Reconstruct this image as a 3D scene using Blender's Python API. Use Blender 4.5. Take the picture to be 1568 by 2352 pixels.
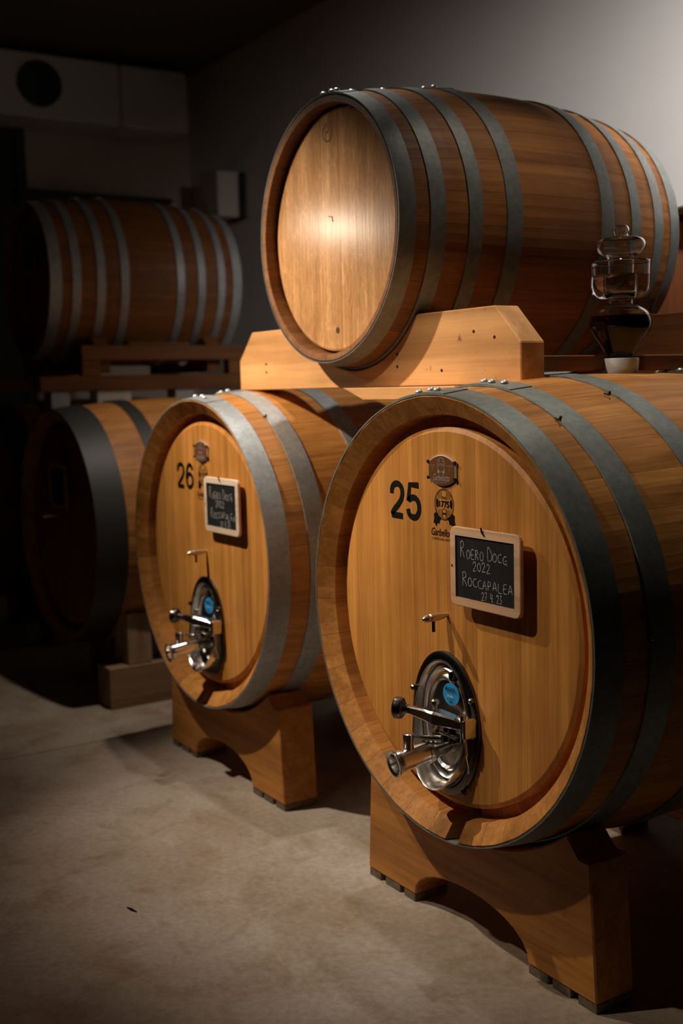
import bpy, bmesh, math, random
from mathutils import Vector, Matrix
random.seed(7)
PI = math.pi
scn = bpy.context.scene
for o in list(bpy.data.objects): bpy.data.objects.remove(o)
COL = scn.collection

# ------------------------------------------------------------ camera
CAM = Vector((2.3343, -1.7388, 1.4936))
yaw, pit, rol, FPX = 0.5618, -0.1093, -0.0244, 2614.4
d = Vector((-math.cos(yaw)*math.cos(pit), math.sin(yaw)*math.cos(pit), math.sin(pit)))
r = d.cross(Vector((0, 0, 1))).normalized(); u = r.cross(d)
c_, s_ = math.cos(rol), math.sin(rol)
r2 = c_*r + s_*u; u2 = -s_*r + c_*u
cd = bpy.data.cameras.new('camera'); cam = bpy.data.objects.new('camera', cd); COL.objects.link(cam)
M = Matrix((r2, u2, -d)).transposed().to_4x4(); M.translation = CAM
cam.matrix_world = M
cd.sensor_fit = 'HORIZONTAL'; cd.sensor_width = 24.0; cd.lens = FPX/1568*24
cd.dof.use_dof = True; cd.dof.focus_distance = 2.95; cd.dof.aperture_fstop = 2.0
scn.camera = cam

# ------------------------------------------------------------ world, lamps, exposure
w = bpy.data.worlds.new('world'); scn.world = w; w.use_nodes = True
w.node_tree.nodes['Background'].inputs[0].default_value = (1.0, 0.78, 0.58, 1)
w.node_tree.nodes['Background'].inputs[1].default_value = 0.004

def spot(name, loc, target, power, cone, blend, radius, col):
    l = bpy.data.lights.new(name, 'SPOT'); l.energy = power; l.spot_size = math.radians(cone)
    l.spot_blend = blend; l.shadow_soft_size = radius; l.color = col
    o = bpy.data.objects.new(name, l); COL.objects.link(o); o.location = loc
    o.rotation_euler = (Vector(target)-Vector(loc)).to_track_quat('-Z', 'Y').to_euler()
    return o
WARM = (1.0, 0.85, 0.68)
spot('ceiling_spot', (-1.75, -1.15, 3.0), (-0.95, 0.35, 0.92), 305, 62, 1.0, 0.025, WARM)
spot('ceiling_spot', (-0.35, -1.35, 2.75), (-0.02, 0.27, 0.95), 90, 50, 1.0, 0.025, WARM)
spot('ceiling_spot', (-2.47, -0.82, 2.27), (-0.75, 0.24, 1.8), 9, 50, 0.8, 0.03, WARM)
spot('ceiling_spot', (0.10, 0.55, 3.9), (0.0, 0.75, 0.5), 125, 46, 1.0, 0.04, (1.0, 0.88, 0.74))
spot('ceiling_spot', (-1.7, 0.4, 3.9), (-2.5, 0.6, 1.2), 170, 46, 1.0, 0.04, (1.0, 0.88, 0.74))
spot('ceiling_spot', (-1.3, 0.2, 3.9), (-1.08, 0.32, 1.6), 125, 52, 1.0, 0.04, (1.0, 0.94, 0.88))
spot('ceiling_spot', (0.45, 1.15, 3.3), (-1.3, 2.6, 2.0), 310, 92, 1.0, 0.04, (1.0, 0.94, 0.89))

vs = scn.view_settings
vs.view_transform = 'Standard'; vs.look = 'None'; vs.gamma = 1.0; vs.exposure = 0.0; vs.use_curve_mapping = False

# ------------------------------------------------------------ materials
def newmat(name):
    m = bpy.data.materials.new(name); m.use_nodes = True
    nt = m.node_tree; b = nt.nodes['Principled BSDF']
    return m, nt, b
def nd(nt, t, **kw):
    n = nt.nodes.new(t)
    for k, v in kw.items(): setattr(n, k, v)
    return n
def ramp(nt, fac, stops):
    n = nd(nt, 'ShaderNodeValToRGB'); e = n.color_ramp.elements
    e[0].position, e[0].color = stops[0][0], (*stops[0][1], 1)
    e[1].position, e[1].color = stops[-1][0], (*stops[-1][1], 1)
    for p, c in stops[1:-1]:
        k = e.new(p); k.color = (*c, 1)
    nt.links.new(fac, n.inputs[0]); return n.outputs[0]
def noise(nt, vec, scale, detail=4, rough=.55, dist=0):
    n = nd(nt, 'ShaderNodeTexNoise'); n.inputs['Scale'].default_value = scale
    n.inputs['Detail'].default_value = detail; n.inputs['Roughness'].default_value = rough
    n.inputs['Distortion'].default_value = dist
    nt.links.new(vec, n.inputs['Vector']); return n.outputs['Fac']
def mapping(nt, scale):
    tc = nd(nt, 'ShaderNodeTexCoord'); mp = nd(nt, 'ShaderNodeMapping'); mp.inputs['Scale'].default_value = scale
    nt.links.new(tc.outputs['Object'], mp.inputs['Vector']); return mp.outputs['Vector']
def mul(nt, a, b, fac=1.0, mode='MULTIPLY'):
    n = nd(nt, 'ShaderNodeMix', data_type='RGBA', blend_type=mode); n.inputs[0].default_value = fac
    nt.links.new(a, n.inputs[6])
    if isinstance(b, tuple): n.inputs[7].default_value = (*b, 1)
    else: nt.links.new(b, n.inputs[7])
    return n.outputs[2]
def bump(nt, b, h, strength, dist=.002):
    n = nd(nt, 'ShaderNodeBump'); n.inputs['Strength'].default_value = strength; n.inputs['Distance'].default_value = dist
    nt.links.new(h, n.inputs['Height']); nt.links.new(n.outputs[0], b.inputs['Normal'])

def wood(name, col, axis, rough=.5, var=.35, grain=1.0, spots=0.0, figure=0.0, spec=.35):
    """axis = direction of the grain"""
    m, nt, b = newmat(name)
    sc = [1.0, 1.0, 1.0]; sc[axis] = 0.035
    v = mapping(nt, tuple(sc))
    oi = nd(nt, 'ShaderNodeObjectInfo')
    add = nd(nt, 'ShaderNodeVectorMath', operation='ADD'); nt.links.new(v, add.inputs[0])
    cmb = nd(nt, 'ShaderNodeCombineXYZ'); mlt = nd(nt, 'ShaderNodeMath', operation='MULTIPLY'); mlt.inputs[1].default_value = 7.0
    nt.links.new(oi.outputs['Random'], mlt.inputs[0]); nt.links.new(mlt.outputs[0], cmb.inputs[axis]); nt.links.new(cmb.outputs[0], add.inputs[1])
    v2 = add.outputs[0]
    n1 = noise(nt, v2, 95*grain, 5, .6, .3); n2 = noise(nt, v2, 18*grain, 3, .5, .6)
    dk = tuple(c*(1-var) for c in col); lt = tuple(min(1, c*(1+var*.7)) for c in col)
    c1 = ramp(nt, n1, [(.3, dk), (.52, col), (.75, lt)])
    c2 = ramp(nt, n2, [(.3, (.72, .66, .6)), (.65, (1.12, 1.12, 1.12))])
    c = mul(nt, c1, c2)
    c3 = ramp(nt, oi.outputs['Random'], [(0, (.80, .76, .70)), (.2, (.97, .96, .95)), (.6, (1, 1, 1)), (1, (1.08, 1.07, 1.06))])
    c = mul(nt, c, c3, .7)
    big = noise(nt, mapping(nt, (1, 1, 1)), 3.2, 3, .6)
    c = mul(nt, c, ramp(nt, big, [(.3, (.78, .74, .7)), (.6, (1.08, 1.08, 1.08))]), .7)
    if spots:
        sp = noise(nt, mapping(nt, (1, 1, 1)), 26, 2, .5)
        c = mul(nt, c, ramp(nt, sp, [(.2, (.25, .18, .12)), (.3, (1, 1, 1))]), spots)
    if figure:
        sf = [1.0, 1.0, 1.0]; sf[axis] = .3
        fg = noise(nt, mapping(nt, tuple(sf)), 34, 5, .75, 2.2)
        c = mul(nt, c, ramp(nt, fg, [(.42, (.86, .8, .72)), (.56, (1.0, 1.0, 1.0)), (.66, (1.22, 1.24, 1.3))]), figure)
    nt.links.new(c, b.inputs['Base Color'])
    b.inputs['Roughness'].default_value = rough; b.inputs['Specular IOR Level'].default_value = spec
    bump(nt, b, n1, .25, .001)
    return m
def plain(name, col, rough=.5, metal=0.0, spec=.5, nscale=0, nvar=.3, bmp=0):
    m, nt, b = newmat(name)
    b.inputs['Base Color'].default_value = (*col, 1); b.inputs['Roughness'].default_value = rough
    b.inputs['Metallic'].default_value = metal; b.inputs['Specular IOR Level'].default_value = spec
    if nscale:
        v = mapping(nt, (1, 1, 1)); n = noise(nt, v, nscale, 6, .65)
        c = ramp(nt, n, [(.3, tuple(x*(1-nvar) for x in col)), (.7, tuple(min(1, x*(1+nvar)) for x in col))])
        nt.links.new(c, b.inputs['Base Color'])
        if bmp: bump(nt, b, n, bmp, .002)
    return m

M_head = wood('oiled_oak_head', (.62, .275, .062), 2, .46, .2)
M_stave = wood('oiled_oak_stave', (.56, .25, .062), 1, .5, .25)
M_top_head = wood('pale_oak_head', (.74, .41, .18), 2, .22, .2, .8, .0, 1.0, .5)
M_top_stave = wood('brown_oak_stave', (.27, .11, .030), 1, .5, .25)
M_pine = wood('pine', (.80, .43, .17), 0, .5, .13, .6, .8)
M_cradle = wood('stained_cradle_wood', (.50, .21, .045), 0, .55, .28, .7, .6)
M_darkwood = wood('dark_plank_wood', (.22, .085, .02), 1, .6, .3, .6, .4)
M_shadex = wood('shade_dark_saddle', (.20, .085, .025), 0, .6, .3, .6)  # rear saddle's shade put into a darker wood colour
M_greywood = wood('weathered_wood', (.26, .16, .09), 1, .7, .3, .6, .4)
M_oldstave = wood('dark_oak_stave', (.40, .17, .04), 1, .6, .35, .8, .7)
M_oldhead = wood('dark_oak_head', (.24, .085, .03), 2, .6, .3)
M_black = plain('black_paint', (.008, .008, .008), .5)
M_blackhoop = plain('black_hoop_steel', (.02, .02, .02), .55)
M_print = plain('black_print', (.004, .0035, .003), .7, spec=.15)
M_white = plain('white_block', (.62, .58, .5), .7, nscale=30, nvar=.1)
M_grey = plain('pale_grey_block', (.4, .41, .40), .7)
M_sil = plain('white_silicone', (.86, .92, .95), .35)
M_slate = plain('chalkboard_black', (.012, .013, .014), .55, nscale=14, nvar=.4)
M_chalk = plain('chalk', (.46, .46, .42), .9, nscale=320, nvar=.6)
M_frame = wood('beech_frame', (.74, .47, .29), 0, .5, .1, .8)
M_frame_pale = wood('pale_beech_frame', (.86, .70, .56), 0, .5, .08, .8)
M_brown = plain('brown_enamel', (.16, .055, .018), .35)
M_silver = plain('silver_print', (.62, .60, .56), .35, .6)
M_rubber = plain('dark_rubber', (.035, .028, .022), .7)
M_blue = plain('blue_sticker', (.03, .33, .72), .4)
M_cream = plain('pale_print', (.75, .62, .48), .5)
M_nail = plain('dark_nail', (.03, .025, .02), .5, .6)
M_brass = plain('worn_brass', (.62, .52, .42), .38, 1.0)
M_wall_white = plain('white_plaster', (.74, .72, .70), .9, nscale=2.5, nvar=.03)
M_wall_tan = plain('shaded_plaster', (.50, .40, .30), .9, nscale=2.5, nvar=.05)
M_ceil = plain('unlit_room_dark', (.12, .095, .07), .95)  # ceiling and unseen walls coloured dark for an unlit room, cutting bounced light
M_unit = plain('cooler_casing', (.62, .56, .48), .6)
M_dark = plain('dark_panel', (.02, .016, .012), .7)
M_conc_pad = plain('grey_rubber_pad', (.16, .12, .08), .8, nscale=60, nvar=.4)

def mk_steel(name, col, rough, vr):
    m, nt, b = newmat(name); b.inputs['Metallic'].default_value = 1; b.inputs['Base Color'].default_value = (*col, 1)
    n = noise(nt, mapping(nt, (1, 1, 1)), 40, 4, .6)
    mr = nd(nt, 'ShaderNodeMapRange'); mr.inputs[3].default_value = rough-vr; mr.inputs[4].default_value = rough+vr
    nt.links.new(n, mr.inputs[0]); nt.links.new(mr.outputs[0], b.inputs['Roughness'])
    return m
M_steel = mk_steel('polished_steel', (.72, .70, .67), .22, .08)
M_steel_dark = mk_steel('dark_steel', (.13, .12, .11), .28, .06)

M_rivet = plain('rivet_steel', (.62, .64, .64), .42, .7)
def mk_hoop(name, col, speck):
    m, nt, b = newmat(name)
    v = mapping(nt, (1, 1, 1)); n = noise(nt, v, 55, 6, .7); n2 = noise(nt, v, 5, 4, .6); n3 = noise(nt, v, 150, 2, .5)
    c = ramp(nt, n, [(.3, tuple(x*.8 for x in col)), (.7, tuple(x*1.2 for x in col))])
    c = mul(nt, c, ramp(nt, n2, [(.3, (.75, .76, .74)), (.7, (1.15, 1.15, 1.15))]))
    gate = nd(nt, 'ShaderNodeMath', operation='MULTIPLY'); nt.links.new(ramp(nt, n3, [(.66, (0, 0, 0)), (.74, (1, 1, 1))]), gate.inputs[0])
    nt.links.new(ramp(nt, n2, [(.52, (0, 0, 0)), (.62, (speck,)*3)]), gate.inputs[1])
    mx = nd(nt, 'ShaderNodeMix', data_type='RGBA'); nt.links.new(gate.outputs[0], mx.inputs[0]); nt.links.new(c, mx.inputs[6]); mx.inputs[7].default_value = (.6, .6, .56, 1)
    nt.links.new(mx.outputs[2], b.inputs['Base Color'])
    b.inputs['Metallic'].default_value = .55; b.inputs['Roughness'].default_value = .5
    bump(nt, b, n, .12, .001)
    return m
M_hoop = mk_hoop('galvanised_hoop', (.27, .30, .29), .8)
M_hoop_b = mk_hoop('brushed_hoop', (.42, .44, .45), 0)
M_hoop_c = mk_hoop('dull_hoop', (.22, .23, .22), .1)

def mk_floor():
    m, nt, b = newmat('stained_concrete')
    v = mapping(nt, (1, 1, 1))
    a = noise(nt, v, 1.5, 6, .6, .4); f = noise(nt, v, 45, 7, .7); s = noise(nt, v, 4.5, 5, .65, .8)
    c = ramp(nt, a, [(.3, (.29, .215, .155)), (.5, (.38, .31, .245)), (.7, (.44, .38, .32))])
    c = mul(nt, c, ramp(nt, s, [(.30, (.78, .68, .58)), (.5, (1, 1, 1)), (.7, (1.06, 1.06, 1.08))]))
    c = mul(nt, c, ramp(nt, f, [(.3, (.8, .78, .76)), (.65, (1.1, 1.1, 1.1))]))
    # rust stain patches
    tc = nd(nt, 'ShaderNodeTexCoord')
    for (x, y, sx, sy, rot, amt) in ((-.78, -.52, .17, .075, .5, .9), (-.55, -.55, .08, .05, .3, .8), (-1.36, .02, .2, .05, .2, .55), (-.35, -.75, .3, .12, .4, .35)):
        mp = nd(nt, 'ShaderNodeMapping', vector_type='TEXTURE'); mp.inputs['Location'].default_value = (x, y, 0)
        mp.inputs['Rotation'].default_value = (0, 0, rot); mp.inputs['Scale'].default_value = (sx, sy, 1)
        nt.links.new(tc.outputs['Object'], mp.inputs['Vector'])
        ln = nd(nt, 'ShaderNodeVectorMath', operation='LENGTH'); nt.links.new(mp.outputs[0], ln.inputs[0])
        ad = nd(nt, 'ShaderNodeMath', operation='ADD'); nt.links.new(ln.outputs['Value'], ad.inputs[0]); nt.links.new(s, ad.inputs[1])
        k = ramp(nt, ad.outputs[0], [(.45, (.62, .40, .19)), (1.0, (1, 1, 1))])
        c = mul(nt, c, k, amt)
    # fine pale scratches
    w_ = nd(nt, 'ShaderNodeTexVoronoi', feature='DISTANCE_TO_EDGE'); w_.inputs['Scale'].default_value = 1.6
    dn = nd(nt, 'ShaderNodeTexNoise'); dn.inputs['Scale'].default_value = 2.5; nt.links.new(v, dn.inputs['Vector'])
    dv = mul(nt, v, dn.outputs['Color'], .35, 'ADD'); nt.links.new(dv, w_.inputs['Vector'])
    g = nd(nt, 'ShaderNodeMath', operation='MULTIPLY'); nt.links.new(ramp(nt, w_.outputs['Distance'], [(0, (1, 1, 1)), (.006, (0, 0, 0))]), g.inputs[0])
    nt.links.new(ramp(nt, noise(nt, v, 3.1, 3), [(.55, (0, 0, 0)), (.68, (.35, .35, .35))]), g.inputs[1])
    mx = nd(nt, 'ShaderNodeMix', data_type='RGBA'); nt.links.new(g.outputs[0], mx.inputs[0]); nt.links.new(c, mx.inputs[6]); mx.inputs[7].default_value = (.6, .52, .44, 1)
    nt.links.new(mx.outputs[2], b.inputs['Base Color'])
    b.inputs['Roughness'].default_value = .62; b.inputs['Specular IOR Level'].default_value = .3
    bump(nt, b, f, .25, .003)
    return m
M_floor = mk_floor()
def mk_glass():
    m, nt, b = newmat('clear_glass'); b.inputs['Base Color'].default_value = (1, 1, 1, 1); b.inputs['Roughness'].default_value = .0
    b.inputs['Transmission Weight'].default_value = 1; b.inputs['IOR'].default_value = 1.46; return m
M_glass = mk_glass()
M_water = plain('water', (1, 1, 1), 0); M_water.node_tree.nodes['Principled BSDF'].inputs['Transmission Weight'].default_value = 1
M_water.node_tree.nodes['Principled BSDF'].inputs['IOR'].default_value = 1.33
M_wine = plain('red_wine', (.006, .001, .001), 1.0, spec=0.0)

# ------------------------------------------------------------ mesh helpers
def tag(o, label=None, cat=None, group=None, kind=None):
    if label: o['label'] = label
    if cat: o['category'] = cat
    if group: o['group'] = group
    if kind: o['kind'] = kind
    return o
def empty(name, loc, label, cat, group=None):
    o = bpy.data.objects.new(name, None); COL.objects.link(o); o.location = loc; o.empty_display_size = .1
    return tag(o, label, cat, group)
def link(name, me, mat, parent=None, loc=None):
    o = bpy.data.objects.new(name, me); COL.objects.link(o)
    if mat is not None and not me.materials: me.materials.append(mat)
    if parent: o.parent = parent
    if loc is not None: o.location = loc
    return o
def mesh(name, V, F, smooth=False):
    me = bpy.data.meshes.new(name); me.from_pydata([tuple(v) for v in V], [], F); me.update()
    if smooth:
        for p in me.polygons: p.use_smooth = True
    return me
class MB:
    def __init__(s): s.V = []; s.F = []; s.S = []
    def add(s, V, F, smooth=False):
        n = len(s.V); s.V += [tuple(v) for v in V]
        for f in F: s.F.append(tuple(i+n for i in f)); s.S.append(smooth)
        return s
    def box(s, x0, x1, y0, y1, z0, z1, bev=0):
        if bev:
            bm = bmesh.new(); bmesh.ops.create_cube(bm, size=1)
            for v in bm.verts:
                v.co = Vector((x0+(v.co.x+.5)*(x1-x0), y0+(v.co.y+.5)*(y1-y0), z0+(v.co.z+.5)*(z1-z0)))
            bmesh.ops.bevel(bm, geom=list(bm.edges), offset=bev, segments=1, affect='EDGES')
            bm.verts.index_update()
            s.add([v.co[:] for v in bm.verts], [tuple(v.index for v in f.verts) for f in bm.faces]); bm.free(); return s
        V = [(x0, y0, z0), (x1, y0, z0), (x1, y1, z0), (x0, y1, z0), (x0, y0, z1), (x1, y0, z1), (x1, y1, z1), (x0, y1, z1)]
        return s.add(V, [(0, 3, 2, 1), (4, 5, 6, 7), (0, 1, 5, 4), (1, 2, 6, 5), (2, 3, 7, 6), (3, 0, 4, 7)])
    def rings(s, rings, cap0=True, cap1=True, smooth=True):
        """closed loops of equal length lofted together"""
        n = len(rings[0]); V = [p for rg in rings for p in rg]; F = []
        for k in range(len(rings)-1):
            for i in range(n):
                j = (i+1) % n; F.append((k*n+i, k*n+j, (k+1)*n+j, (k+1)*n+i))
        s.add(V, F, smooth)
        if cap0: s.add(rings[0], [tuple(range(n))[::-1]])
        if cap1: s.add(rings[-1], [tuple(range(n))])
        return s
    def lathe(s, prof, p0, axis, seg=32, smooth=True, cap=True):
        """prof = [(t, r)], along axis from p0"""
        a = Vector(axis).normalized(); e1 = a.orthogonal().normalized(); e2 = a.cross(e1); p0 = Vector(p0)
        rg = [[tuple(p0+a*t+(e1*math.cos(2*PI*i/seg)+e2*math.sin(2*PI*i/seg))*max(r, 1e-5)) for i in range(seg)] for t, r in prof]
        return s.rings(rg, cap, cap, smooth)
    def tube(s, pts, r, seg=10):
        pts = [Vector(p) for p in pts]; rg = []
        for i, p in enumerate(pts):
            t = (pts[min(i+1, len(pts)-1)]-pts[max(i-1, 0)]).normalized()
            e1 = t.cross(Vector((0, 0, 1)));
            if e1.length < .2: e1 = t.cross(Vector((1, 0, 0)))
            e1.normalize(); e2 = t.cross(e1); rr = r[i] if isinstance(r, (list, tuple)) else r
            rg.append([tuple(p+(e1*math.cos(2*PI*k/seg)+e2*math.sin(2*PI*k/seg))*rr) for k in range(seg)])
        return s.rings(rg)
    def prism(s, poly, y0, y1):
        """poly in XZ (counter-clockwise seen from -Y), extruded y0 -> y1"""
        n = len(poly); V = [(x, y0, z) for x, z in poly]+[(x, y1, z) for x, z in poly]
        F = [tuple(range(n)), tuple(range(2*n-1, n-1, -1))]
        F += [(i, i+n, (i+1) % n+n, (i+1) % n) for i in range(n)]
        return s.add(V, F)
    def build(s, name, mat, parent=None, off=None, loc=None, bevel=0, weld=False):
        V = s.V
        if off is not None: V = [(x-off[0], y-off[1], z-off[2]) for x, y, z in V]
        me = bpy.data.meshes.new(name); me.from_pydata(V, [], s.F); me.update()
        for p, f in zip(me.polygons, s.S): p.use_smooth = f
        bm = bmesh.new(); bm.from_mesh(me)
        if bevel:
            bmesh.ops.remove_doubles(bm, verts=bm.verts, dist=1e-5)
            bmesh.ops.recalc_face_normals(bm, faces=bm.faces)
            ed = [e for e in bm.edges if len(e.link_faces) == 2 and e.calc_face_angle(0) > .6]
            bmesh.ops.bevel(bm, geom=ed, offset=bevel, segments=1, affect='EDGES')
        if weld: bmesh.ops.remove_doubles(bm, verts=bm.verts, dist=1e-5)
        bmesh.ops.recalc_face_normals(bm, faces=bm.faces)
        bm.to_mesh(me); bm.free()
        ob_ = link(name, me, mat, parent, loc)
        if any(s.S) and not weld and name != 'hoop':
            md = ob_.modifiers.new('crisp_edges', 'EDGE_SPLIT'); md.split_angle = .75
        return ob_

def text_geo(body, x0, x1, z0, z1, y, depth=.0006, shear=0, bold=0):
    """flat lettering in XZ facing -Y, fitted to a box; returns verts, faces"""
    cu = bpy.data.curves.new('t', 'FONT'); cu.body = body; cu.size = 1; cu.shear = shear; cu.offset = bold; cu.resolution_u = 4
    cu.fill_mode = 'FRONT'; cu.extrude = 0
    ob = bpy.data.objects.new('t', cu); COL.objects.link(ob)
    dg = bpy.context.evaluated_depsgraph_get(); me = bpy.data.meshes.new_from_object(ob.evaluated_get(dg))
    V = [v.co.copy() for v in me.vertices]; F = [tuple(p.vertices) for p in me.polygons]
    bpy.data.objects.remove(ob); bpy.data.curves.remove(cu); bpy.data.meshes.remove(me)
    ax, bx = min(v.x for v in V), max(v.x for v in V); ay, by = min(v.y for v in V), max(v.y for v in V)
    return [(x0+(v.x-ax)/(bx-ax)*(x1-x0), y, z0+(v.y-ay)/(by-ay)*(z1-z0)) for v in V], F

GL = {  # chalk strokes in a unit box
 'R': [[(.1, 0), (.12, .95)], [(.0, .85), (.35, 1), (.62, .85), (.55, .62), (.15, .5), (.5, .3), (.75, 0)]],
 'O': [[(.5, 1), (.15, .75), (.12, .3), (.45, 0), (.85, .25), (.88, .7), (.5, 1)]],
 'E': [[(.8, 1), (.2, .95), (.15, .05), (.85, 0)], [(.18, .5), (.7, .52)]],
 'D': [[(.12, 0), (.1, 1), (.55, .8), (.85, .4), (.6, .08), (.1, .02)]],
 'C': [[(.85, .95), (.35, .85), (.1, .45), (.35, .08), (.9, .05)]],
 'G': [[(.85, .95), (.35, .85), (.1, .45), (.35, .08), (.8, .12), (.85, .45), (.5, .42)], [(.84, .45), (.9, -.15)]],
 'A': [[(.05, 0), (.45, 1), (.85, 0)], [(.2, .38), (.75, .42)]],
 'P': [[(.15, 0), (.15, 1), (.65, .85), (.6, .55), (.18, .45)]],
 'L': [[(.15, 1), (.15, .05), (.85, 0)]],
 '2': [[(.1, .75), (.35, 1), (.75, .85), (.6, .45), (.1, .02), (.9, .08)]],
 '7': [[(.1, .95), (.8, 1), (.4, 0)], [(.3, .5), (.75, .55)]],
 '4': [[(.25, 1), (.1, .4), (.8, .45)], [(.7, .9), (.65, -.1)]],
 '3': [[(.15, .95), (.7, .95), (.4, .55), (.8, .35), (.6, .02), (.1, .05)]],
 '.': [[(.4, .05), (.5, .0)]],
 '0': [[(.5, .9), (.15, .65), (.15, .25), (.5, .0), (.85, .25), (.8, .7), (.5, .9)]]}
def chalk(mb, word, x0, x1, z0, z1, y, wd, jit=0):
    n = len(word)
    cw = (x1-x0)/n
    for i, ch in enumerate(word):
        for st in GL[ch]:
            pts = []
            # light Catmull smoothing
            P = [Vector((p[0], p[1])) for p in st]
            for k in range(len(P)-1):
                p0 = P[max(k-1, 0)]; p1 = P[k]; p2 = P[k+1]; p3 = P[min(k+2, len(P)-1)]
                for t in (0, .33, .66):
                    pts.append(.5*((2*p1)+(p2-p0)*t+(2*p0-5*p1+4*p2-p3)*t*t+(3*p1-p0-3*p2+p3)*t**3))
            pts.append(P[-1])
            dz = random.uniform(-jit, jit)
            Q = [(x0+cw*(i+.04+q.x*.9), z0+dz+q.y*(z1-z0)) for q in pts]
            V = []; F = []
            for k, q in enumerate(Q):
                a = Q[max(k-1, 0)]; b = Q[min(k+1, len(Q)-1)]; tx, tz = b[0]-a[0], b[1]-a[1]; l = math.hypot(tx, tz) or 1
                ww = wd*random.uniform(.75, 1.2)/2
                V += [(q[0]-tz/l*ww, y, q[1]+tx/l*ww), (q[0]+tz/l*ww, y, q[1]-tx/l*ww)]
                if k: F.append((2*k-2, 2*k-1, 2*k+1, 2*k))
            mb.add(V, F)

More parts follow.
